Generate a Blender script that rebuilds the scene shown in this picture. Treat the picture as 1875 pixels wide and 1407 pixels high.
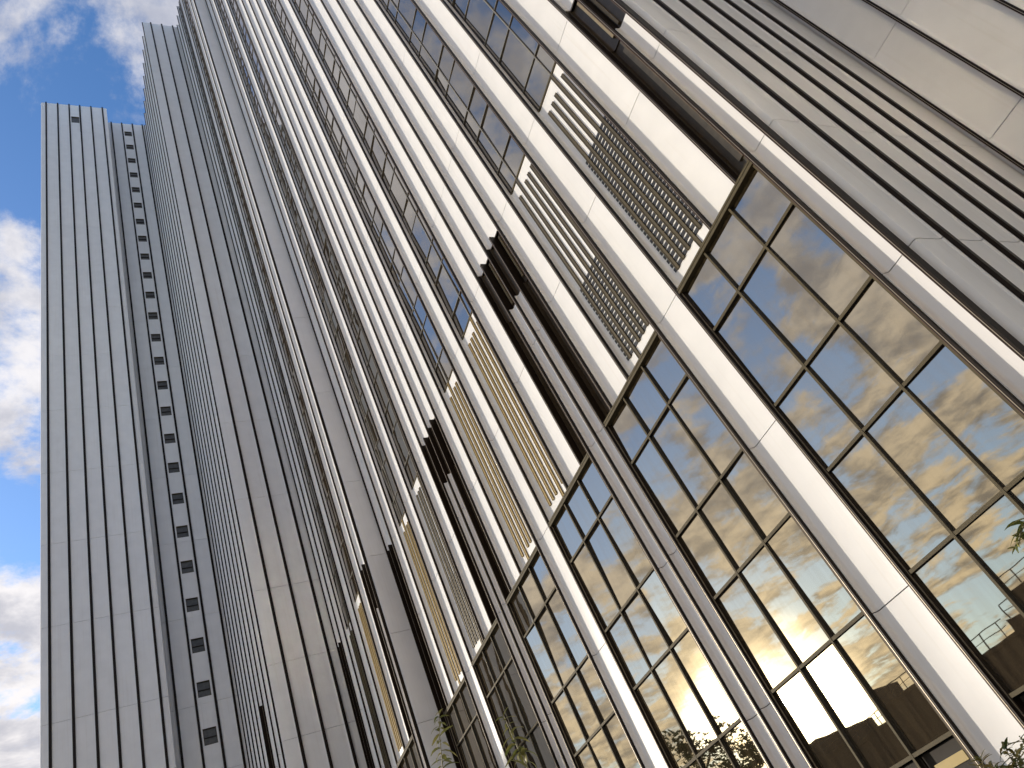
import bpy, bmesh, math, random
from mathutils import Vector, Matrix
random.seed(7)
for o in list(bpy.data.objects): bpy.data.objects.remove(o)
scene = bpy.context.scene
C = scene.collection

# ------------------------------------------------------------------ camera
cam_d = bpy.data.cameras.new("camera"); cam = bpy.data.objects.new("camera", cam_d); C.objects.link(cam)
Rm = [[0.2928817157120425, -0.7073911643653992, -0.643286904249834],
      [0.8793980637374783, -0.06481506935906214, 0.4716545900113281],
      [-0.3753389749231276, -0.7038442635709583, 0.6030952715300552]]   # rows: world axes in (right, down, forward)
m = Matrix([[Rm[i][0], -Rm[i][1], -Rm[i][2]] for i in range(3)]).to_4x4()
cam.matrix_world = m
cam_d.sensor_width = 36; cam_d.sensor_fit = 'HORIZONTAL'; cam_d.lens = 26.5417
cam_d.clip_start = 0.05; cam_d.clip_end = 3000
scene.camera = cam
scene.cycles.blur_glossy = 0.1; scene.cycles.sample_clamp_indirect = 80
scene.render.resolution_x = 1024; scene.render.resolution_y = 768

# ------------------------------------------------------------------ sun and sky
SUN = Vector((-0.734, -0.6626, 0.1494)).normalized()
sd = bpy.data.lights.new("sun", 'SUN'); sd.energy = 2.0; sd.angle = math.radians(0.5); sd.color = (1.0, 0.90, 0.77)
so = bpy.data.objects.new("sun", sd); C.objects.link(so)
so.rotation_euler = SUN.to_track_quat('Z', 'Y').to_euler(); so.location = (-60, -60, 90)

w = bpy.data.worlds.new("World"); scene.world = w; w.use_nodes = True
nt = w.node_tree; nt.nodes.clear(); N = nt.nodes; L = nt.links
def nd(t, **k):
    n = N.new(t)
    for a, b in k.items(): setattr(n, a, b)
    return n
def math_n(op, a, b=None, c=None):
    n = nd('ShaderNodeMath', operation=op)
    for i, v in enumerate((a, b, c)):
        if v is None: continue
        if isinstance(v, (int, float)): n.inputs[i].default_value = v
        else: L.new(v, n.inputs[i])
    return n.outputs[0]
def mixc(f, a, b, mode='MIX'):
    n = nd('ShaderNodeMix', data_type='RGBA', blend_type=mode)
    for i, v in ((0, f), (6, a), (7, b)):
        if isinstance(v, (int, float)): n.inputs[i].default_value = v
        elif isinstance(v, tuple): n.inputs[i].default_value = (*v, 1)
        else: L.new(v, n.inputs[i])
    return n.outputs[2]
out = nd('ShaderNodeOutputWorld'); bg = nd('ShaderNodeBackground'); L.new(bg.outputs[0], out.inputs[0])
bg.inputs[1].default_value = 0.15
sky = nd('ShaderNodeTexSky', sky_type='NISHITA'); sky.sun_disc = False
sky.sun_elevation = math.asin(SUN.z); sky.sun_rotation = math.atan2(SUN.x, SUN.y)
sky.air_density = 1.0; sky.dust_density = 0.3; sky.ozone_density = 1.6; sky.altitude = 50
tc = nd('ShaderNodeTexCoord'); sep = nd('ShaderNodeSeparateXYZ'); L.new(tc.outputs['Generated'], sep.inputs[0])
dz = math_n('MAXIMUM', sep.outputs[2], 0.0)
den = math_n('ADD', dz, 0.10)
px = math_n('DIVIDE', sep.outputs[0], den); py = math_n('DIVIDE', sep.outputs[1], den)
cb = nd('ShaderNodeCombineXYZ'); L.new(px, cb.inputs[0]); L.new(py, cb.inputs[1])
n1 = nd('ShaderNodeTexNoise', noise_dimensions='3D'); n1.inputs['Scale'].default_value = 3.3; n1.inputs['Detail'].default_value = 9; n1.inputs['Roughness'].default_value = 0.62; n1.inputs['Distortion'].default_value = 0.12
mp = nd('ShaderNodeMapping'); mp.inputs['Location'].default_value = (4.3, 2.9, 1.7); L.new(cb.outputs[0], mp.inputs[0]); L.new(mp.outputs[0], n1.inputs['Vector'])
n2 = nd('ShaderNodeTexNoise'); n2.inputs['Scale'].default_value = 6.5; n2.inputs['Detail'].default_value = 8; n2.inputs['Roughness'].default_value = 0.6; n2.inputs['Distortion'].default_value = 0.2
L.new(mp.outputs[0], n2.inputs['Vector'])
def ramp(fac, p0, p1, interp='EASE'):
    r = nd('ShaderNodeValToRGB'); r.color_ramp.interpolation = interp
    r.color_ramp.elements[0].position = p0; r.color_ramp.elements[1].position = p1
    L.new(fac, r.inputs[0]); return r.outputs[0]
mask = ramp(n1.outputs["Fac"], 0.43, 0.555)
shade = ramp(n2.outputs['Fac'], 0.34, 0.66)
vm = nd('ShaderNodeVectorMath', operation='DOT_PRODUCT'); L.new(tc.outputs['Generated'], vm.inputs[0]); vm.inputs[1].default_value = SUN
dot = math_n('MAXIMUM', vm.outputs['Value'], 0.0)
vw = nd('ShaderNodeVectorMath', operation='DOT_PRODUCT'); L.new(tc.outputs['Generated'], vw.inputs[0]); vw.inputs[1].default_value = Vector((-0.45, -0.88, 0.1)).normalized()
warm = ramp(vw.outputs['Value'], 0.50, 0.90)
low = ramp(dz, 0.08, 0.62, 'LINEAR')
hz = math_n('SUBTRACT', 1.0, low)
wf = math_n('MULTIPLY', warm, hz)
wf = math_n('MINIMUM', wf, 1.0)
cl_cool = mixc(shade, (1.75, 1.85, 2.25), (3.3, 3.27, 3.45))
cl_warm = mixc(shade, (1.15, 1.05, 0.88), (6.6, 5.2, 3.1))
cl = mixc(wf, cl_cool, cl_warm)
skyc = mixc(1.0, sky.outputs[0], (0.66, 1.0, 1.45), 'MULTIPLY')
skyc = mixc(math_n('MULTIPLY', wf, 0.5), skyc, (2.5, 2.0, 1.25))
col = mixc(mask, skyc, cl)
g1 = math_n('MULTIPLY', math_n('POWER', dot, 900.0), 160.0)
g2 = math_n('MULTIPLY', math_n('POWER', dot, 80.0), 3.4)
gl = math_n('ADD', math_n('ADD', g1, g2), math_n('MULTIPLY', math_n('POWER', dot, 4.0), 1.25))
gcol = mixc(1.0, (1.0, 0.80, 0.48), nd('ShaderNodeCombineXYZ').outputs[0], 'MULTIPLY')
cg = nd('ShaderNodeCombineXYZ')
L.new(gl, cg.inputs[0]); L.new(math_n('MULTIPLY', gl, 0.80), cg.inputs[1]); L.new(math_n('MULTIPLY', gl, 0.48), cg.inputs[2])
col = mixc(1.0, col, cg.outputs[0], 'ADD')
L.new(col, bg.inputs[0])

scene.view_settings.view_transform = 'Standard'; scene.view_settings.look = 'None'
scene.view_settings.exposure = 0.83; scene.view_settings.gamma = 1.0
scene.view_settings.use_curve_mapping = False

# ------------------------------------------------------------------ materials
def mat(name, base, rough=0.5, metal=0.0, var=0.0, streak=0.0, spec=0.5, bump=0.0, nscale=6.0, tint=None):
    mt = bpy.data.materials.new(name); mt.use_nodes = True
    t = mt.node_tree; b = t.nodes['Principled BSDF']
    b.inputs['Roughness'].default_value = rough; b.inputs['Metallic'].default_value = metal
    b.inputs['Specular IOR Level'].default_value = spec
    b.inputs['Base Color'].default_value = (*base, 1)
    tcn = t.nodes.new('ShaderNodeTexCoord'); geo = t.nodes.new('ShaderNodeNewGeometry')
    cur = None
    def M(f, a, bb, mode='MIX'):
        n = t.nodes.new('ShaderNodeMix'); n.data_type = 'RGBA'; n.blend_type = mode
        for i, v in ((0, f), (6, a), (7, bb)):
            if isinstance(v, (int, float)): n.inputs[i].default_value = v
            elif isinstance(v, tuple): n.inputs[i].default_value = (*v, 1)
            else: t.links.new(v, n.inputs[i])
        return n.outputs[2]
    def R(v, p0, p1):
        r = t.nodes.new('ShaderNodeValToRGB'); r.color_ramp.elements[0].position = p0; r.color_ramp.elements[1].position = p1
        t.links.new(v, r.inputs[0]); return r.outputs[0]
    dark = tuple(c * (1 - var) for c in base); lite = tuple(min(1, c * (1 + var * 0.5)) for c in base)
    if var:
        nz = t.nodes.new('ShaderNodeTexNoise'); nz.inputs['Scale'].default_value = nscale; nz.inputs['Detail'].default_value = 6
        t.links.new(geo.outputs['Position'], nz.inputs['Vector'])
        cur = M(R(nz.outputs['Fac'], 0.3, 0.7), dark, lite)
        oi = t.nodes.new('ShaderNodeObjectInfo')
        cur = M(oi.outputs['Random'], cur, M(1.0, cur, (1 - var * 0.8,) * 3, 'MULTIPLY'))
    if streak:
        mpn = t.nodes.new('ShaderNodeMapping'); mpn.inputs['Scale'].default_value = (11, 11, 0.22)
        t.links.new(geo.outputs['Position'], mpn.inputs[0])
        nz = t.nodes.new('ShaderNodeTexNoise'); nz.inputs['Scale'].default_value = 1.0; nz.inputs['Detail'].default_value = 5
        t.links.new(mpn.outputs[0], nz.inputs['Vector'])
        s = R(nz.outputs['Fac'], 0.55, 0.8)
        cur = M(s, cur if cur is not None else base, M(1.0, cur if cur is not None else base, tuple(1 - streak * k for k in (0.7, 0.85, 1.1)), 'MULTIPLY'))
    if cur is not None: t.links.new(cur, b.inputs['Base Color'])
    if bump:
        nz = t.nodes.new('ShaderNodeTexNoise'); nz.inputs['Scale'].default_value = 1.1; nz.inputs['Detail'].default_value = 2
        t.links.new(geo.outputs['Position'], nz.inputs['Vector'])
        bp = t.nodes.new('ShaderNodeBump'); bp.inputs['Strength'].default_value = bump; bp.inputs['Distance'].default_value = 0.02
        t.links.new(nz.outputs['Fac'], bp.inputs['Height']); t.links.new(bp.outputs[0], b.inputs['Normal'])
    return mt
WHITE = mat('white_enamel', (0.83, 0.82, 0.80), 0.30, 0, 0.045, 0.09, nscale=1.5)
BRONZE = mat('dark_bronze', (0.017, 0.011, 0.007), 0.42, 0.0, 0.1, spec=0.15)
GLINT = mat('highlight_bead', (0.34, 0.29, 0.22), 0.35, 0.4)  # raised line in a lighter colour, standing for the specular highlight on dark metal
OLIVE = mat('olive_anodised', (0.085, 0.068, 0.036), 0.62, 0.0, 0.15, 0.15, spec=0.2)
SUNSLAT = mat('sun_gold_slat', (0.23, 0.152, 0.028), 0.42, 0.2, 0.15, 0.2)  # slat bronze with golden sun reflection and flare put into its colour
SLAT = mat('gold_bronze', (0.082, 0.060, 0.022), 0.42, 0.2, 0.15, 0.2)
BLACK = mat('black_blade', (0.012, 0.011, 0.010), 0.45)
RECESS = mat('recess_bronze', (0.075, 0.056, 0.032), 0.5, 0.0, 0.25, 0.2)
PLATE = mat('recess_plate', (0.24, 0.19, 0.11), 0.45, 0.0, 0.2, 0.25)
CORE = mat('core_dark', (0.03, 0.025, 0.02), 0.8)
WINDARK = mat('window_dark', (0.035, 0.032, 0.026), 0.25, 0.0, 0.3)
SMALLWIN = mat('small_window_glass', (0.085, 0.08, 0.066), 0.3, 0.0, 0.35)
FRINGE = mat('orange_fringe', (0.085, 0.03, 0.012), 0.6)  # orange strip painting the lit edge and lens colour fringe beside each post
FRAME2 = mat('grey_bronze_frame', (0.20, 0.185, 0.15), 0.4, 0.2, 0.1)
YELLOW = mat('yellow_band', (0.30, 0.20, 0.012), 0.5, 0, 0.08)
ASPHALT = mat('paving', (0.33, 0.30, 0.245), 0.85, 0, 0.25, nscale=0.8)
BROWNWALL = mat('brown_render', (0.12, 0.085, 0.06), 0.8, 0, 0.25, 0.2)
RAILM = mat('rail_steel', (0.12, 0.09, 0.07), 0.5, 0.4)
BARK = mat('bark', (0.10, 0.075, 0.05), 0.85, 0, 0.3, nscale=20)
TWIG = mat('twig', (0.36, 0.33, 0.22), 0.6, 0, 0.2, nscale=40)
def leafmat(name, c1, c2):
    mt = mat(name, c1, 0.42); t = mt.node_tree; b = t.nodes['Principled BSDF']
    oi = t.nodes.new('ShaderNodeObjectInfo'); geo = t.nodes.new('ShaderNodeNewGeometry')
    mx = t.nodes.new('ShaderNodeMix'); mx.data_type = 'RGBA'
    nz = t.nodes.new('ShaderNodeTexNoise'); nz.inputs['Scale'].default_value = 3.0
    t.links.new(geo.outputs['Position'], nz.inputs['Vector'])
    ad = t.nodes.new('ShaderNodeMath'); ad.operation = 'ADD'; t.links.new(oi.outputs['Random'], ad.inputs[0]); t.links.new(nz.outputs['Fac'], ad.inputs[1])
    fr = t.nodes.new('ShaderNodeMath'); fr.operation = 'FRACT'; t.links.new(ad.outputs[0], fr.inputs[0])
    t.links.new(fr.outputs[0], mx.inputs[0]); mx.inputs[6].default_value = (*c1, 1); mx.inputs[7].default_value = (*c2, 1)
    t.links.new(mx.outputs[2], b.inputs['Base Color'])
    tr = t.nodes.new('ShaderNodeBsdfTranslucent'); t.links.new(mx.outputs[2], tr.inputs[0])
    ms = t.nodes.new('ShaderNodeMixShader'); ms.inputs[0].default_value = 0.35
    o = t.nodes['Material Output']; t.links.new(b.outputs[0], ms.inputs[1]); t.links.new(tr.outputs[0], ms.inputs[2]); t.links.new(ms.outputs[0], o.inputs[0])
    return mt
LEAF = leafmat('young_leaf', (0.13, 0.15, 0.035), (0.30, 0.27, 0.08))
LEAF2 = leafmat('shrub_leaf', (0.05, 0.09, 0.02), (0.20, 0.15, 0.04))
LEAF3 = leafmat('tree_leaf', (0.035, 0.06, 0.016), (0.09, 0.12, 0.03))

def glassmat(name, tint, dust):
    mt = bpy.data.materials.new(name); mt.use_nodes = True; t = mt.node_tree; b = t.nodes['Principled BSDF']
    b.inputs['Base Color'].default_value = (*tint, 1); b.inputs['Metallic'].default_value = 1.0; b.inputs['Roughness'].default_value = 0.012
    geo = t.nodes.new('ShaderNodeNewGeometry'); oi = t.nodes.new('ShaderNodeObjectInfo')
    va = t.nodes.new('ShaderNodeVectorMath'); va.operation = 'MULTIPLY_ADD'
    t.links.new(oi.outputs['Random'], va.inputs[0]); va.inputs[1].default_value = (31, 17, 23); t.links.new(geo.outputs['Position'], va.inputs[2])
    nz = t.nodes.new('ShaderNodeTexNoise'); nz.inputs['Scale'].default_value = 1.3; nz.inputs['Detail'].default_value = 1.5; nz.inputs['Roughness'].default_value = 0.4
    t.links.new(va.outputs[0], nz.inputs['Vector'])
    bp = t.nodes.new('ShaderNodeBump'); bp.inputs['Strength'].default_value = 0.16; bp.inputs['Distance'].default_value = 0.010
    t.links.new(nz.outputs['Fac'], bp.inputs['Height']); t.links.new(bp.outputs[0], b.inputs['Normal'])
    df = t.nodes.new('ShaderNodeBsdfDiffuse'); df.inputs[0].default_value = (0.22, 0.165, 0.095, 1)
    mpn = t.nodes.new('ShaderNodeMapping'); mpn.inputs['Scale'].default_value = (9, 9, 0.5); t.links.new(geo.outputs['Position'], mpn.inputs[0])
    n2 = t.nodes.new('ShaderNodeTexNoise'); n2.inputs['Scale'].default_value = 1.0; n2.inputs['Detail'].default_value = 5; t.links.new(mpn.outputs[0], n2.inputs['Vector'])
    mr = t.nodes.new('ShaderNodeMapRange'); mr.inputs[1].default_value = 0.3; mr.inputs[2].default_value = 0.8; mr.inputs[3].default_value = dust * 0.4; mr.inputs[4].default_value = dust * 1.8
    t.links.new(n2.outputs['Fac'], mr.inputs[0])
    ms = t.nodes.new('ShaderNodeMixShader'); t.links.new(mr.outputs[0], ms.inputs[0])
    t.links.new(b.outputs[0], ms.inputs[1]); t.links.new(df.outputs[0], ms.inputs[2]); t.links.new(ms.outputs[0], t.nodes['Material Output'].inputs[0])
    return mt
GLASS = glassmat('reflective_glass', (0.32, 0.305, 0.275), 0.10)

# ------------------------------------------------------------------ mesh helpers
CACHE = {}
def mesh_from(name, v, f, mats, mi=None, smooth=None):
    me = bpy.data.meshes.new(name); me.from_pydata(v, [], f)
    for x in mats: me.materials.append(x)
    if mi:
        for p, i in zip(me.polygons, mi): p.material_index = i
    bm = bmesh.new(); bm.from_mesh(me); bmesh.ops.recalc_face_normals(bm, faces=bm.faces); bm.to_mesh(me); bm.free()
    if smooth:
        for p in me.polygons: p.use_smooth = True
        me.set_sharp_from_angle(angle=math.radians(smooth))
    return me
def boxes(name, bl, mats):
    """bl: list of (x0,x1,y0,y1,z0,z1,matindex) -> one mesh"""
    key = (name, tuple(tuple(round(q, 3) for q in b) for b in bl), tuple(x.name for x in mats))
    if key in CACHE: return CACHE[key]
    v, f, mi = [], [], []
    for b in bl:
        x0, x1, y0, y1, z0, z1 = b[:6]; k = len(v)
        v += [(x0,y0,z0),(x1,y0,z0),(x1,y1,z0),(x0,y1,z0),(x0,y0,z1),(x1,y0,z1),(x1,y1,z1),(x0,y1,z1)]
        f += [(k,k+3,k+2,k+1),(k+4,k+5,k+6,k+7),(k,k+1,k+5,k+4),(k+1,k+2,k+6,k+5),(k+2,k+3,k+7,k+6),(k+3,k,k+4,k+7)]
        mi += [b[6] if len(b) > 6 else 0] * 6
    me = mesh_from(name, v, f, mats, mi); CACHE[key] = me; return me
def prism(name, poly, h, mt, smooth=40):
    key = (name, tuple((round(a, 3), round(b, 3)) for a, b in poly), round(h, 3), mt.name)
    if key in CACHE: return CACHE[key]
    n = len(poly)
    v = [(a, b, 0) for a, b in poly] + [(a, b, h) for a, b in poly]
    f = [(i, (i+1) % n, n + (i+1) % n, n + i) for i in range(n)] + [tuple(range(n)), tuple(range(2*n-1, n-1, -1))]
    me = mesh_from(name, v, f, [mt], None, smooth); CACHE[key] = me; return me
def panel_mesh(wd, h, d=0.11, flip=False, corner=0, mt=None):
    """cladding panel seen from -Y: turned-up lip at its left edge, rounded cove, flat field"""
    mt = mt or WHITE
    p = [(-.02, -d), (0, -d), (.008, -.36*d), (.022, -.13*d), (.052, 0)]
    if corner: p += [(wd-.06, 0), (wd-.02, .015), (wd, .06), (wd, corner), (wd-.03, corner), (wd-.03, .06), (wd-.07, .03)]
    else: p += [(wd-.012, 0), (wd, .012), (wd, .03)]
    p += [(.03, .03), (-.02, .0)]
    if flip: p = [(wd - a, b) for a, b in p]
    return prism('panel', p, h, mt)
def tube(name, pts, rads, mt, n=6):
    bm = bmesh.new(); rings = []
    for i, p in enumerate(pts):
        d = (Vector(pts[min(i+1, len(pts)-1)]) - Vector(pts[max(i-1, 0)])).normalized()
        a = d.orthogonal().normalized(); b = d.cross(a)
        rings.append([bm.verts.new(Vector(p) + (a*math.cos(2*math.pi*k/n) + b*math.sin(2*math.pi*k/n))*rads[i]) for k in range(n)])
    for r0, r1 in zip(rings, rings[1:]):
        for k in range(n): bm.faces.new((r0[k], r0[(k+1) % n], r1[(k+1) % n], r1[k]))
    bm.faces.new(rings[-1]); bm.faces.new(rings[0][::-1])
    bmesh.ops.recalc_face_normals(bm, faces=bm.faces)
    me = bpy.data.meshes.new(name); bm.to_mesh(me); bm.free(); me.materials.append(mt)
    for p in me.polygons: p.use_smooth = True
    return me

class Thing:
    def __init__(s, name, label, cat, base, group=None):
        s.e = bpy.data.objects.new(name, None); C.objects.link(s.e); s.e.location = base
        s.e.empty_display_size = 0.5
        s.e['label'] = label; s.e['category'] = cat
        if group: s.e['group'] = group
        s.base = Vector(base)
    def part(s, name, me, loc=(0, 0, 0), rz=0.0, rx=0.0, kind=None):
        o = bpy.data.objects.new(name, me); C.objects.link(o); o.parent = s.e
        o.location = Vector(loc) - s.base; o.rotation_euler = (rx, 0, rz)
        if kind: o['kind'] = kind
        return o
    def sub(s, par, name, me, loc=(0, 0, 0), rz=0.0, rx=0.0):
        o = bpy.data.objects.new(name, me); C.objects.link(o); o.parent = par
        o.location = Vector(loc) - s.base - par.location; o.rotation_euler = (rx, 0, rz)
        return o
def structure(name, me, loc=(0, 0, 0), kind='structure'):
    o = bpy.data.objects.new(name, me); C.objects.link(o); o.location = loc; o['kind'] = kind; return o

GZ = -1.6; TOP = 87.8
JOINTS = [GZ, 2.38, 5.65, 9.02, 12.58, 16.12] + [20.06 + 5.645*i for i in range(13)]
GAP = 0.008
def segs(z0, z1, js=JOINTS):
    cuts = [z0] + [z for z in js if z0 + .3 < z < z1 - .3] + [z1]
    return list(zip(cuts, cuts[1:]))

# ------------------------------------------------------------------ ground
structure('ground', boxes('ground', [(-700, 700, -700, 700, -.5, 0)], [ASPHALT]), (0, 0, GZ))

# ------------------------------------------------------------------ facade facing -Y
PW, PD, LIP = 0.07, 0.17, 0.11
def post(B, x, yf, z0, z1, dep=PD, wd=PW):
    me = boxes('post', [(-wd/2, wd/2, -dep, .10, 0, z1-z0, 0), (-.012, -.004, -dep-.006, -dep, 0, z1-z0, 1), (wd/2-.012, wd/2, -dep-.012, -dep, 0, z1-z0, 0), (-wd/2-.006, -wd/2, -dep, -.03, 0, z1-z0, 2)], [BRONZE, GLINT, FRINGE])
    return B.part('post', me, (x, yf, z0))
def strip(B, xl, xr, yf, z0, z1, mt=None, name='panel'):
    a, b = xl + PW/2 + .022, xr - PW/2 - .006
    for s0, s1 in segs(z0, z1):
        B.part(name, panel_mesh(b-a, s1-s0-2*GAP, LIP, mt=mt), (a, yf, s0+GAP))
def pane(B, par, xl, xr, yg, z0, z1):
    me = boxes('pane', [(-(xr-xl)/2, (xr-xl)/2, 0, .02, -(z1-z0)/2, (z1-z0)/2)], [GLASS])
    return B.sub(par, 'pane', me, ((xl+xr)/2, yg + .012, (z0+z1)/2), *((0, 0) if abs((xl+xr)/2 + 10.55) < .3 and 1 < (z0+z1)/2 < 2 else (random.gauss(0, .011), random.gauss(0, .011))))
NP = [0]
def glass_column(B, xl, xr, xm, yf, z0, z1, ind_top):
    """tall glazed slot between posts; xm: its one inner mullion"""
    a, b = xl + PW/2, xr - PW/2
    fr = B.part('window_strip', boxes('window_strip', [(a, a+.014, -LIP, .05, 0, z1-z0, 0), (b-.025, b, -.03, .05, 0, z1-z0, 1), (a+.014, a+.035, -.015, .05, 0, z1-z0, 2), (a+.035, b-.025, -.03, .05, 0, .05, 1)], [WHITE, OLIVE, BRONZE]), (0, yf, z0))
    B.sub(fr, 'mullion', boxes('mullion', [(-.017, .017, -.026, .05, 0, z1-z0)], [FRAME2]), (xm, yf, z0+.05))
    zs = [z0 + .05]; k = 0
    while True:
        for q in (17.05 + 2.8225*k, 18.78 + 2.8225*k):
            if q < z1 - .3: zs.append(q)
        k += 1
        if 17.05 + 2.8225*k > z1: break
    zs.append(z1)
    a2, b2 = a + .037, b - .027
    stuff = []
    for i, (p, q) in enumerate(zip(zs, zs[1:])):
        if i: 
            for (u, v) in ((a2, xm-.019), (xm+.019, b2)):
                if p < ind_top: B.sub(fr, 'transom', boxes('transom', [(u, v, -.018, .05, -.016, .016)], [FRAME2]), (0, yf, p))
                else: stuff.append((u, v, -.018, .05, p-.016-z0, p+.016-z0, 1))
        lo, hi = p + (.018 if i else .002), q - .018
        for (u, v) in ((a2, xm-.019), (xm+.019, b2)):
            if p < ind_top: pane(B, fr, u, v, yf, lo, hi); NP[0] += 1
            else: stuff.append((u, v, .012, .03, lo-z0, hi-z0, 0))
    if stuff:
        o = B.sub(fr, 'upper_pane', boxes('upper_pane', stuff, [GLASS, FRAME2]), (0, yf, z0)); o['kind'] = 'stuff'
def louvre(B, xl, xr, offs, longi, yf, z0, z1, grille):
    a, b = xl + PW/2 + .022, xr - PW/2 - .006
    pn = B.part('louvre_panel', panel_mesh(b-a, z1-z0-GAP, LIP), (a, yf, z0))
    for i, o in enumerate(offs):
        zt = z1 - (.0 if i == longi else .44); zb = z0 + (.0 if i == longi else .36 - .03*0)
        B.sub(pn, 'slat', boxes('slat', [(-.046, .042, -.036, -.001, 0, zt-zb, 0), (-.046, -.030, -.046, -.036, 0, zt-zb, 0)], [SLAT if grille else SUNSLAT]), (xr-o, yf, zb))
    if grille:
        z = z0 + .38
        while z < grille:
            B.sub(pn, 'blade', boxes('blade', [(-(b-a-.13)/2, (b-a-.13)/2, -.016, -.003, 0, .086)], [BLACK]), ((a+b)/2+.05, yf, z)); z += .138
def recess(B, xl, xr, yf, z0, z1):
    a, b = xl + PW/2, xr - PW/2
    rc = B.part('recess', boxes('recess', [(a, b, .12, .16, 0, z1-z0, 0), (a, a+.01, 0, .12, 0, z1-z0, 0), (b-.01, b, 0, .12, 0, z1-z0, 0)], [RECESS]), (0, yf, z0))
    wd = b - a
    if wd > .25:
        B.sub(rc, 'cover_plate', boxes('cover_plate', [(a+wd*.40, a+wd*.70, .07, .118, .38, z1-z0-.3)], [PLATE]), (0, yf, z0))
        B.sub(rc, 'back_plate', boxes('back_plate', [(a+wd*.58, b-.012, .10, .119, .03, z1-z0-.04)], [PLATE]), (0, yf+.0, z0)).location.y += -.0
def vent(B, xl, xr, yf, z0, z1):
    """short dark vent: the cladding profile carried on in bronze, set back, with two thin rods"""
    a, b = xl + PW/2, xr - PW/2
    v = B.part('vent', panel_mesh(b-a-.03, z1-z0-.01, LIP, mt=RECESS), (a+.02, yf+.09, z0+.005))
    for q in (.30, .62):
        B.sub(v, 'vent_rod', boxes('vent_rod', [(-.035, .035, -.05, 0, .18, z1-z0-.12)], [PLATE]), (a + (b-a)*q, yf+.085, z0))
def window(B, xl, xr, ms, yf, zt, zb=GZ):
    a, b = xl + PW/2, xr - PW/2
    yb, yf = yf, yf - .085
    rows = [7.68, 5.76, 4.34, 2.47, .62]
    fr = B.part('window', boxes('window', [(a, b, -.085, .16, zt-.045, zt, 1), (a, b, -.055, .16, zt-.062, zt-.045, 0), (a, b, -.09, .16, zt-.125, zt-.062, 1),
        (a, a+.022, -.070, .16, zb, zt-.125, 0), (a+.022, a+.030, -.05, .16, zb, zt-.125, 2), (a+.030, a+.048, -.03, .16, zb, zt-.125, 0), (b-.055, b, -.05, .16, zb, zt-.125, 1)], [BRONZE, OLIVE, GLINT]), (0, yf, 0))
    for x in ms: B.sub(fr, 'mullion', boxes('mullion', [(-.021, .021, -.05, -.036, 0, zt-.126-zb, 0), (-.020, .020, -.036, .05, 0, zt-.126-zb, 1)], [OLIVE, BLACK]), (x, yf, zb))
    xs = [a+.050] + [q for x in sorted(ms) for q in (x-.023, x+.023)] + [b-.057]
    cols = [(xs[0], xs[1]), (xs[2], xs[3]), (xs[4], xs[5])]
    zz = [zt-.127] + rows
    for i in range(len(rows)):
        for (u, v) in cols:
            B.sub(fr, 'transom', boxes('transom', [(u, v, -.044, -.032, -.027, .027, 0), (u, v, -.032, .05, -.026, .026, 1)], [OLIVE, BLACK]), (0, yf, rows[i]))
            pane(B, fr, u, v, yf, rows[i] + .030, zz[i] - (.030 if i else .002))
    for (u, v) in cols:
        B.sub(fr, 'lower_pane', boxes('lower_pane', [(u, v, .10, .12, zb, .575)], [CORE]), (0, yf, 0))
    return fr

def facade(B, xg, n, yf, grilles, ind_tops, top=TOP, left_full=True):
    zr, zm, zh = 16.13, 14.03, 8.92      # recess top, half-panel top, window head
    post(B, xg, yf, GZ, top + .12)
    for k in range(n):
        o = xg - 7.68*k
        h, i, j, b, c, d, e, f, g = (o-q for q in (.49, .97, 1.92, 3.39, 4.34, 5.78, 6.72, 7.22, 7.68))
        last = (k == n-1)
        # right half of the blank zone
        strip(B, i, o, yf, zr, top)
        strip(B, h, o, yf, GZ, zm)
        vent(B, i, o, yf, zm, zr); recess(B, i, h, yf, zh, zm)
        post(B, h, yf, GZ, zr); post(B, i, yf, zh, top + .12)
        strip(B, j, i, yf, zh, top); post(B, j, yf, zh, top + .12)
        # louvre and glass, pier, glass and louvre
        louvre(B, b, j, (.23, .46, .71, .93, 1.17), 1, yf, zh, 15.98, grilles.get(2*k))
        glass_column(B, b, j, j-.46, yf, 15.98, top, ind_tops[k])
        post(B, b, yf, GZ, top + .12)
        strip(B, c, b, yf, GZ, top)
        post(B, c, yf, GZ, top + .12)
        louvre(B, d, c, (.21, .44, .66, .91, 1.14), 3, yf, zh, 15.98, grilles.get(2*k+1))
        glass_column(B, d, c, c-.91, yf, 15.98, top, ind_tops[k])
        post(B, d, yf, zh, top + .12)
        # left half of the blank zone
        strip(B, e, d, yf, zh, top); post(B, e, yf, zh, top + .12)
        strip(B, g, e, yf, zr, top)
        recess(B, f, e, yf, zh, zm); vent(B, g, e, yf, zm, zr)
        post(B, f, yf, GZ, zr)
        if last:
            recess(B, g, f, yf, GZ, zm)
        else:
            strip(B, g, f, yf, GZ, zm)
        post(B, g, yf, GZ, top + .12)
        window(B, b, h, (h-.94, h-1.89), yf, zh)
        w2 = window(B, f, c, (c-.94, c-1.90), yf, zh)
        if k == 0 and n == 3:
            B.sub(w2, 'yellow_band', boxes('yellow_band', [(c-.80, c-.20, -.02, 0, .27, .40)], [YELLOW]), (0, yf, 0))

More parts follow.
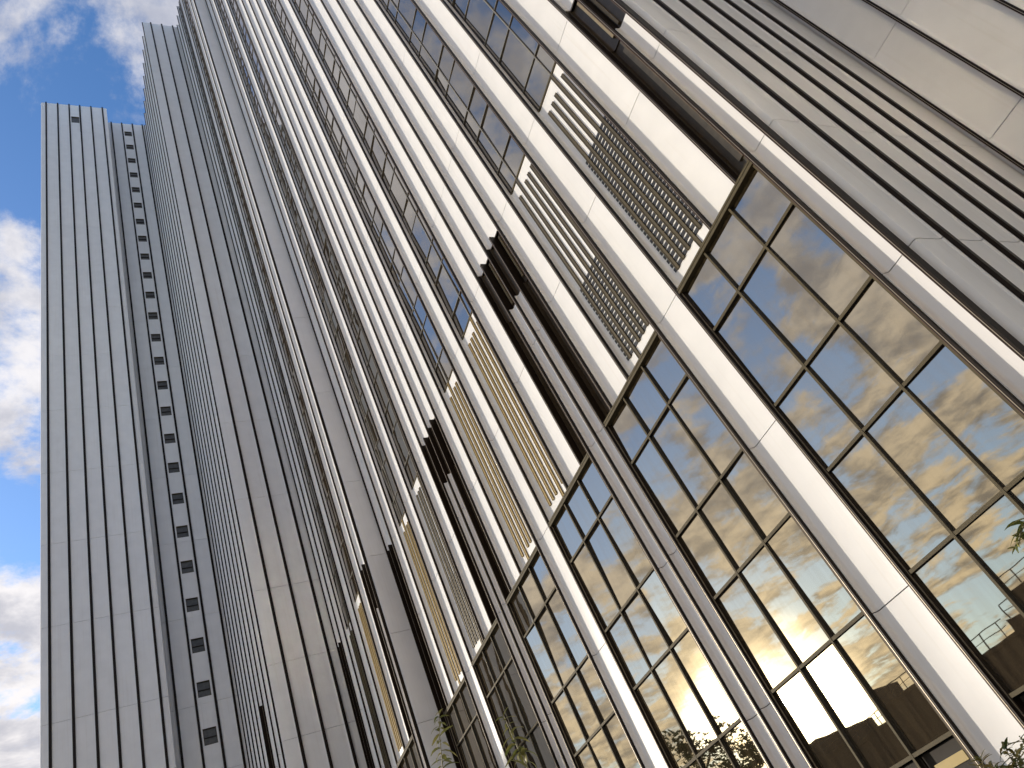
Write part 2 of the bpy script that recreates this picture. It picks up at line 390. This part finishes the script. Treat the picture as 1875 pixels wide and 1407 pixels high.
# wall facing +X
def swall(B, xf, ys, y0, y1, z1, js=None, z0=GZ, pw=.065, dep=0.10, c0=True, c1=False, lip=.035, poff=True):
    ps = [y0] + ys + [y1]
    for y in ys:
        me = boxes('side_post', [(-.1, dep, -pw, pw, 0, z1-z0+.12)], [BRONZE])
        B.part('post', me, (xf, y, z0))
    for i, (a, b) in enumerate(zip(ps, ps[1:])):
        ra = a + (.0 if i == 0 else pw+.006); rb = b - (.0 if i == len(ps)-2 else pw+.025)
        for s0, s1 in segs(z0, z1, js or JOINTS):
            h = s1 - s0 - 2*GAP
            if i == 0 and c0: me = panel_mesh(rb-ra, h, lip, True, .16) if False else corner_panel(rb-ra, h, lip)
            elif i == len(ps)-2 and c1: me = corner_panel(rb-ra, h, 0.0, far=True)
            else: me = panel_mesh(rb-ra, h, lip, True)
            B.part('side_panel', me, (xf, ra, s0+GAP), math.pi/2)
def corner_panel(wd, h, lip, far=False):
    """panel whose near edge is rolled back round the corner (local x along the wall, outward = -y)"""
    p = [(0, .17), (0, .07), (.018, .018), (.07, 0)]
    if far: p += [(wd-.012, 0), (wd, .012), (wd, .03)]
    else: p += [(wd-.052, 0), (wd-.022, -.13*lip), (wd-.008, -.36*lip), (wd, -lip), (wd+.02, -lip), (wd+.02, 0), (wd-.03, .03)]
    p += [(.08, .03), (.04, .045), (.03, .08), (.03, .17)]
    if far: p = [(wd - a, b) for a, b in p]
    return prism('corner_panel', p, h, WHITE)

# ------------------------------------------------------------------ main block: sunlit glazed front and its shaded end wall
XG = -3.85; YF = 10.0
main = Thing('office_block', 'long sunlit white panelled office front with tall windows and louvred bays above them', 'building', (-15, 10, GZ))
main.part('core_wall', boxes('core', [(-27.0, -3.80, 10.27, 34, 0, TOP-GZ-.2)], [CORE]), (0, 0, GZ))
facade(main, XG, 3, YF, {0: 13.4, 1: 11.7, 4: 11.7}, (34, 36, 36))
swall(main, -3.67, [10.66 + .978*i for i in range(5)], 10.0, 15.98, 60.0, pw=.045)
main.part('core_wall', boxes('core_end', [(-3.79, -3.71, 10.18, 16.4, 0, 60-GZ)], [CORE]), (0, 0, GZ))

# ------------------------------------------------------------------ recessed wing seen at the upper right
rec = Thing('recessed_wing', 'shaded set-back wing of wide pale panels beyond the corner at upper right', 'building', (2, 16, GZ))
rec.part('core_wall', boxes('core', [(-3.6, 14, 16.15, 34, 0, 60-GZ)], [CORE]), (0, 0, GZ))
xs = [-3.53, -2.53, -1.40, -.36, .68, 1.72, 2.76, 3.8, 4.84, 5.88, 6.92]
for s0, s1 in segs(GZ, 60): rec.part('corner_panel', boxes('corner_piece', [(-3.668, -3.572, 15.985, 16.01, 0, s1-s0-2*GAP)], [WHITE]), (0, 0, s0+GAP))
for x in xs: post(rec, x, 15.95, GZ, 60, dep=.12)
for a, b in zip(xs, xs[1:]): strip(rec, a, b, 15.95, GZ, 60)

# ------------------------------------------------------------------ first step: narrow wing
XG2 = -27.02; YF2 = 9.06
wing = Thing('stepped_wing', 'second stepped wing, narrow shaded side wall and half sunlit front, left of the long front', 'building', (-31, 9, GZ))
wing.part('core_wall', boxes('core', [(-34.8, -27.10, 9.33, 34, 0, TOP-GZ-.2)], [CORE]), (0, 0, GZ))
swall(wing, -27.0, [9.97], 9.0, 10.03, TOP)
facade(wing, XG2-.09, 1, YF2, {1: 11.65}, (40,))

# ------------------------------------------------------------------ second step: wide grey side wall and blank ribbed front
XS3 = -34.95
w3 = Thing('ribbed_wing', 'tall grey wing with wide side panels and a blank ribbed front, beside the stair tower', 'building', (-41, 7, GZ))
w3.part('core_wall', boxes('core', [(-46.6, -35.06, 6.03, 34, 0, TOP-GZ-.2)], [CORE]), (0, 0, GZ))
swall(w3, XS3, [6.41, 7.45, 8.49], 5.66, 9.05, TOP, dep=.07)
YF3 = 5.76
px3 = [-35.06 - 1.43*i for i in range(9)]
for x in px3: post(w3, x, YF3, GZ, TOP + .12)
for i, (a, b) in enumerate(zip(px3[1:], px3)):
    if i == 2:
        strip(w3, a, b, YF3, 16.13, TOP); recess(w3, a, b, YF3, GZ, 16.13)
    else: strip(w3, a, b, YF3, GZ, TOP)

# ------------------------------------------------------------------ stair tower with small square windows
st = Thing('stair_tower', 'blue-grey stair tower with a column of small square windows between two dark joints', 'building', (-50, 3.9, GZ))
st.part('core_wall', boxes('core', [(-62, -46.75, 1.6, 5.9, 0, TOP-GZ-.2)], [CORE]), (0, 0, GZ))
XS2 = -46.5
wz = [85.62 - 2.812*i for i in range(31)]
ys2 = [2.28, 3.32, 4.38, 5.38]
swall(st, XS2, [ys2[0], ys2[3]], 1.7, 5.75, TOP, dep=.07, c0=False)
# remove nothing: the panels between joints 2.28..5.38 are rebuilt below with window openings
for o in [o for o in st.e.children if o.name.startswith('side_panel') and 2.0 < (o.location.y + st.base.y) < 5.0]:
    bpy.data.objects.remove(o)
for y in ys2[1:3]:
    st.part('post', boxes('side_post', [(-.1, .07, -.065, .065, 0, TOP-GZ+.12)], [BRONZE]), (XS2, y, GZ))
for a, b in ((ys2[0], ys2[1]), (ys2[2], ys2[3])):
    for s0, s1 in segs(GZ, TOP): st.part('side_panel', panel_mesh(b-a-.16, s1-s0-2*GAP, .035, True), (XS2, a+.071, s0+GAP), math.pi/2)
yw0, yw1 = 3.48, 4.20
pts = sorted([GZ] + [z for c in wz for z in (c-.47, c+.47)] + [TOP])
def flat_panel(a, b, z0, z1): st.part('side_panel', boxes('flat_panel', [(-.03, 0, 0, b-a, 0, z1-z0)], [WHITE]), (XS2, a, z0))
for c in wz:
    for y0, y1 in ((3.391, yw0), (yw1, 4.309)): flat_panel(y0, y1, c-.47+.001, c+.47-.001)
    wn = st.part('window', boxes('small_window', [(-.10, -.002, 0, .03, 0, .94, 0), (-.10, -.002, .69, .72, 0, .94, 0), (-.10, -.002, .03, .69, .91, .94, 0), (-.10, -.002, .03, .69, 0, .03, 0), (-.09, -.03, .03, .69, .40, .44, 1)], [OLIVE, BRONZE]), (XS2, yw0, c-.47))
    st.sub(wn, 'pane', boxes('small_pane', [(-.105, -.09, .03, .69, .44, .91), (-.105, -.085, .03, .69, .03, .40)], [SMALLWIN]), (XS2, yw0, c-.47))
edge = [GZ] + [q for c in sorted(wz) for q in (c-.47, c+.47)] + [TOP]
for z0, z1 in zip(edge[0::2], edge[1::2]):
    for s0, s1 in segs(z0, z1): flat_panel(3.391, 4.309, s0+.004, s1-.004)

# ------------------------------------------------------------------ end slab at the far left
sl = Thing('end_slab', 'tall blank grey slab tower at far left with one small square window near its top', 'building', (-52, -1, GZ))
XS1 = -45.0; TOP1 = 88.05
sl.part('core_wall', boxes('core', [(-60, -45.18, -4.18, 1.86, 0, TOP1-GZ-.2)], [CORE]), (0, 0, GZ))
js1 = [z + .27 for z in JOINTS]
ys1 = [-3.77, -2.71, -1.655, -.66, .40, 1.49]
swall(sl, XS1, ys1, -4.22, 1.90, TOP1, js=js1, dep=.07, c1=True)
for o in [o for o in sl.e.children if o.name.startswith('side_panel') and abs(o.location.y + sl.base.y - (-1.584)) < .02 and o.location.z + GZ > 80]:
    zz0 = o.location.z + sl.base.z; bpy.data.objects.remove(o)
y0s, y1s = -1.584, -.745
def fp(a, b, z0, z1): sl.part('side_panel', boxes('flat_panel', [(-.03, 0, 0, b-a, 0, z1-z0)], [WHITE]), (XS1, a, z0))
zj = max(z for z in js1 if z < 84)
fp(y0s, y1s, zj+GAP, 84.30); fp(y0s, y1s, 85.58, TOP1); fp(y0s, -1.50, 84.301, 85.579); fp(-.78, y1s, 84.301, 85.579)
wn = sl.part('window', boxes('slab_window', [(-.10, -.002, 0, .03, 0, 1.28, 0), (-.10, -.002, .69, .72, 0, 1.28, 0), (-.10, -.002, .03, .69, 1.25, 1.28, 0), (-.10, -.002, .03, .69, 0, .03, 0)], [OLIVE]), (XS1, -1.50, 84.30))
sl.sub(wn, 'pane', boxes('slab_pane', [(-.105, -.09, .03, .69, .03, 1.25)], [SMALLWIN]), (XS1, -1.50, 84.30))
# front of the slab (faces the street side)
for i in range(14):
    sl.part('panel', panel_mesh(.96, TOP1-GZ, .05), (-45.2 - 1.03*(i+1), -4.22, GZ))

# ------------------------------------------------------------------ what the glass mirrors: low block across the yard, trees
nb = Thing('low_block', 'low brown flat-roofed block with roof railings across the yard, mirrored in the lowest windows', 'building', (-40, -32, GZ))
nb.part('wall', boxes('wall', [(-60, -12, -44, -30, 0, 7.6)], [BROWNWALL]), (0, 0, GZ))
nb.part('parapet', boxes('parapet', [(-60, -12, -30.15, -29.95, 7.6, 7.85)], [BROWNWALL]), (0, 0, GZ))
nb.part('roof_hut', boxes('roof_hut', [(-58.5, -54.2, -34, -30.2, 0, 1.7)], [BROWNWALL]), (0, 0, 6.0))
nb.part('roof_hut', boxes('roof_hut2', [(-47.3, -46.2, -33, -30.2, 0, 1.5)], [BROWNWALL]), (0, 0, 6.0))
nb.part('roof_hut', boxes('roof_hut3', [(-33.5, -12, -40, -30.2, 0, 1.0)], [BROWNWALL]), (0, 0, 6.0))
for x0, x1, z in ((-54.1, -47.4, 6.25), (-46.1, -33.6, 6.25), (-33, -14, 7.0)):
    rl = nb.part('railing', boxes('railing', [(x0, x1, -.03, .03, .95, 1.01), (x0, x1, -.02, .02, .50, .54)], [RAILM]), (0, -30.05, z))
    x = x0
    while x <= x1: nb.sub(rl, 'baluster', boxes('baluster', [(-.035, .035, -.03, .03, 0, .95)], [RAILM]), (x, -30.05, z)); x += 1.5

FACEW = mat('pale_render', (0.80, 0.71, 0.58), 0.8, 0, 0.1)
SHEEN = mat('sun_mirror', (0.90, 0.80, 0.60), 0.25, 1.0)  # metal mirrors for a few windows, added to throw sun onto shaded walls
SHEEN2 = mat('far_sun_mirror', (0.92, 0.82, 0.60), 0.17, 1.0)
fb = Thing('bounce_block', 'unseen pale block added across the yard, its few mirror windows aimed to throw warm patches on the shaded walls', 'building', (22, -30, GZ))  # unseen block, added to bounce warm sunlight onto the shaded walls
fb.part('wall', boxes('wall', [(17.4, 34, -75, 6, 0, 42)], [FACEW]), (0, 0, GZ))
for r in range(9):
    for q in range(16):
        lit = (r, q) in ((3, 1), (3, 2)); far = (r, q) in ((7, 9), (6, 9))
        fb.part('window', boxes('window_sheen', [(-.03, .02, -1.2, 1.2, -1.6, 1.6)], [SHEEN if lit else SHEEN2 if far else WINDARK]), (17.36, 3.05 - 4.65*q, 2.0 + 4.1*r))

def leaf_cloud(name, blobs, n, size, mt):
    v, f = [], []
    for _ in range(n):
        c, r = random.choice(blobs); c = Vector(c)
        u = Vector((random.gauss(0, 1), random.gauss(0, 1), random.gauss(0, 1))).normalized() * r * (random.random() ** .45)
        p = c + Vector((u.x, u.y, u.z * .75)); s = size * random.uniform(.6, 1.3)
        a = Vector((random.gauss(0, 1), random.gauss(0, 1), random.gauss(0, .6))).normalized(); bb = a.orthogonal().normalized()
        bb.rotate(Matrix.Rotation(random.random()*6.28, 3, a)); k = len(v)
        v += [p - a*s, p + bb*s*.4, p + a*s, p - bb*s*.4]; f.append((k, k+1, k+2, k+3))
    me = bpy.data.meshes.new(name); me.from_pydata(v, [], f); me.materials.append(mt); return me
def tree(pos, h, label, seed):
    random.seed(seed)
    t = Thing('tree', label, 'tree', pos, 'trees across the yard')
    x, y, z = pos
    t.part('trunk', tube('trunk', [(x, y, z), (x+.1, y, z+h*.25), (x+.05, y+.1, z+h*.5), (x-.1, y, z+h*.8)], [h*.022, h*.018, h*.013, h*.005], BARK, 8))
    blobs = []
    for i in range(9):
        a = i*2.4; zz = z + h*(.42 + .055*i); r = h*.25*(1 - .06*i)
        e = (x + math.cos(a)*r, y + math.sin(a)*r, zz + h*.10)
        t.part('limb', tube('limb', [(x, y, zz - h*.06), ((x+e[0])/2, (y+e[1])/2, zz + h*.03), e], [h*.008, h*.006, h*.002], BARK, 5))
        blobs.append((e, h*random.uniform(.08, .13)))
        blobs.append((((x+e[0]*2)/3 + random.gauss(0, .4), (y+e[1]*2)/3, zz + h*.05), h*random.uniform(.06, .10)))
    blobs.append(((x, y, z + h*.93), h*.07))
    t.part('crown', leaf_cloud('crown', blobs, 4200, h*.016, LEAF3), (0, 0, 0))
    return t
tree((-57, -21, GZ), 15, 'tallest loose-crowned tree across the yard, mirrored in a low window', 3)
tree((-50, -20, GZ), 10.5, 'shorter spreading tree across the yard beside the tallest tree', 5)
tree((-69, -24, GZ), 12, 'dark leafy tree across the yard at the far end of the low block', 9)

# ------------------------------------------------------------------ plants close to the camera
def leaf_mesh(name, ln, wd, curl, mt):
    v, f = [], []; n = 4
    for i in range(n+1):
        t = i/n; wv = wd*math.sin(math.pi*min(1, .08 + t*.92))**.8 if i < n else 0.002
        ang = curl*t; xx = ln*t*math.cos(ang*.5); zz = -ln*t*math.sin(ang*.5)
        v += [(xx, -wv, zz + wv*.35), (xx, 0, zz), (xx, wv, zz + wv*.35)]
    for i in range(n):
        k = i*3; f += [(k, k+1, k+4, k+3), (k+1, k+2, k+5, k+4)]
    me = mesh_from(name, v, f, [mt])
    for p in me.polygons: p.use_smooth = True
    return me
LM = [leaf_mesh('leaf', .070, .010, 1.0, LEAF), leaf_mesh('leaf', .055, .009, 1.7, LEAF), leaf_mesh('leaf', .075, .009, .6, LEAF)]
LM2 = [leaf_mesh('leaf', .060, .008, .7, LEAF2), leaf_mesh('leaf', .048, .0085, 1.2, LEAF2), leaf_mesh('leaf', .068, .008, .3, LEAF2)]
def bez(pts, n):
    out = []
    for i in range(n+1):
        t = i/n*(len(pts)-1); k = min(int(t), len(pts)-2); u = t-k
        p0 = Vector(pts[max(k-1, 0)]); p1 = Vector(pts[k]); p2 = Vector(pts[k+1]); p3 = Vector(pts[min(k+2, len(pts)-1)])
        out.append(.5*((2*p1) + (p2-p0)*u + (2*p0-5*p1+4*p2-p3)*u*u + (3*p1-p0-3*p2+p3)*u**3))
    return out
def plant(name, label, stems, lms, group=None, base=None):
    base = base or stems[0][0][0]
    t = Thing(name, label, 'plant', base, group)
    for pts, r, step, start in stems:
        c = bez(pts, 24)
        sm = t.part('stem', tube('stem', [tuple(p) for p in c], [r*(1-.75*i/24) for i in range(25)], TWIG, 5))
        ln = sum((b-a).length for a, b in zip(c, c[1:])); n = int(ln*(1-start)/step)
        for i in range(n+1):
            u = start + (1-start)*(i/max(n, 1)); p = c[min(24, int(u*24))].lerp(c[min(24, int(u*24)+1)], u*24 % 1)
            a = i*2.4 + random.uniform(-.5, .5)
            o = bpy.data.objects.new('leaf', random.choice(lms)); C.objects.link(o); o.parent = t.e
            o.location = p - t.base; s = random.uniform(.7, 1.15)*(1 - .45*max(0, u-.8)/.2); o.scale = (s, s, s)
            o.rotation_euler = (random.uniform(-.5, .5), random.uniform(-.75, .25), a)
    return t
random.seed(21)
plant('tall_weed', 'slender leafy stem rising in front of the pale side wall at bottom centre', [([(-3.72, 1.2, GZ), (-3.66, 1.2, -.4), (-3.50, 1.2, .75), (-3.40, 1.2, 1.0), (-3.275, 1.2, 1.115)], .0055, .042, .45)], LM, 'weeds close to the camera')
plant('tall_weed', 'second slender stem with drooping leaves in front of the dark lower windows', [([(-2.70, 1.2, GZ), (-2.66, 1.2, -.4), (-2.62, 1.2, .55), (-2.635, 1.2, .70), (-2.65, 1.2, .825)], .0055, .045, .45)], LM, 'weeds close to the camera')
def ray(px, py, Y):
    f = 1382.38; d = (px-937.5, py-703.5, f); v = [sum(Rm[i][k]*d[k] for k in range(3)) for i in range(3)]
    return tuple(q*Y/v[1] for q in v)
stems = []
for (qx, qy, Y) in ((1836, 1358, 2.5), (1795, 1387, 2.45), (1812, 1396, 2.55), (1868, 1350, 2.6), (1872, 1392, 2.4), (1852, 1384, 2.5), (1862, 1372, 2.65), (1824, 1400, 2.35), (1890, 1380, 2.5), (1845, 1402, 2.45)):
    tp = ray(qx, qy, Y); bx = (-1.9 + random.uniform(-.12, .12), 2.5 + random.uniform(-.1, .1))
    stems.append(([(bx[0], bx[1], GZ), (bx[0]*.5+tp[0]*.5, tp[1], -.8), (tp[0]-.02, tp[1], tp[2]-.16), tp], .005, .020, .72))
plant('shrub', 'bushy small-leaved shrub with reddish tips at the bottom right corner', stems, LM2)
tp = ray(1862, 1003, 2.5)
plant('shrub', 'taller shrub whose drooping green sprig enters at the right edge', [([(-1.0, 2.5, GZ), (-1.05, 2.5, -.4), (-1.18, 2.5, .45), (-1.33, 2.5, .52), tp], .006, .022, .62)], LM)
print('panes', NP[0], 'objects', len(bpy.data.objects))
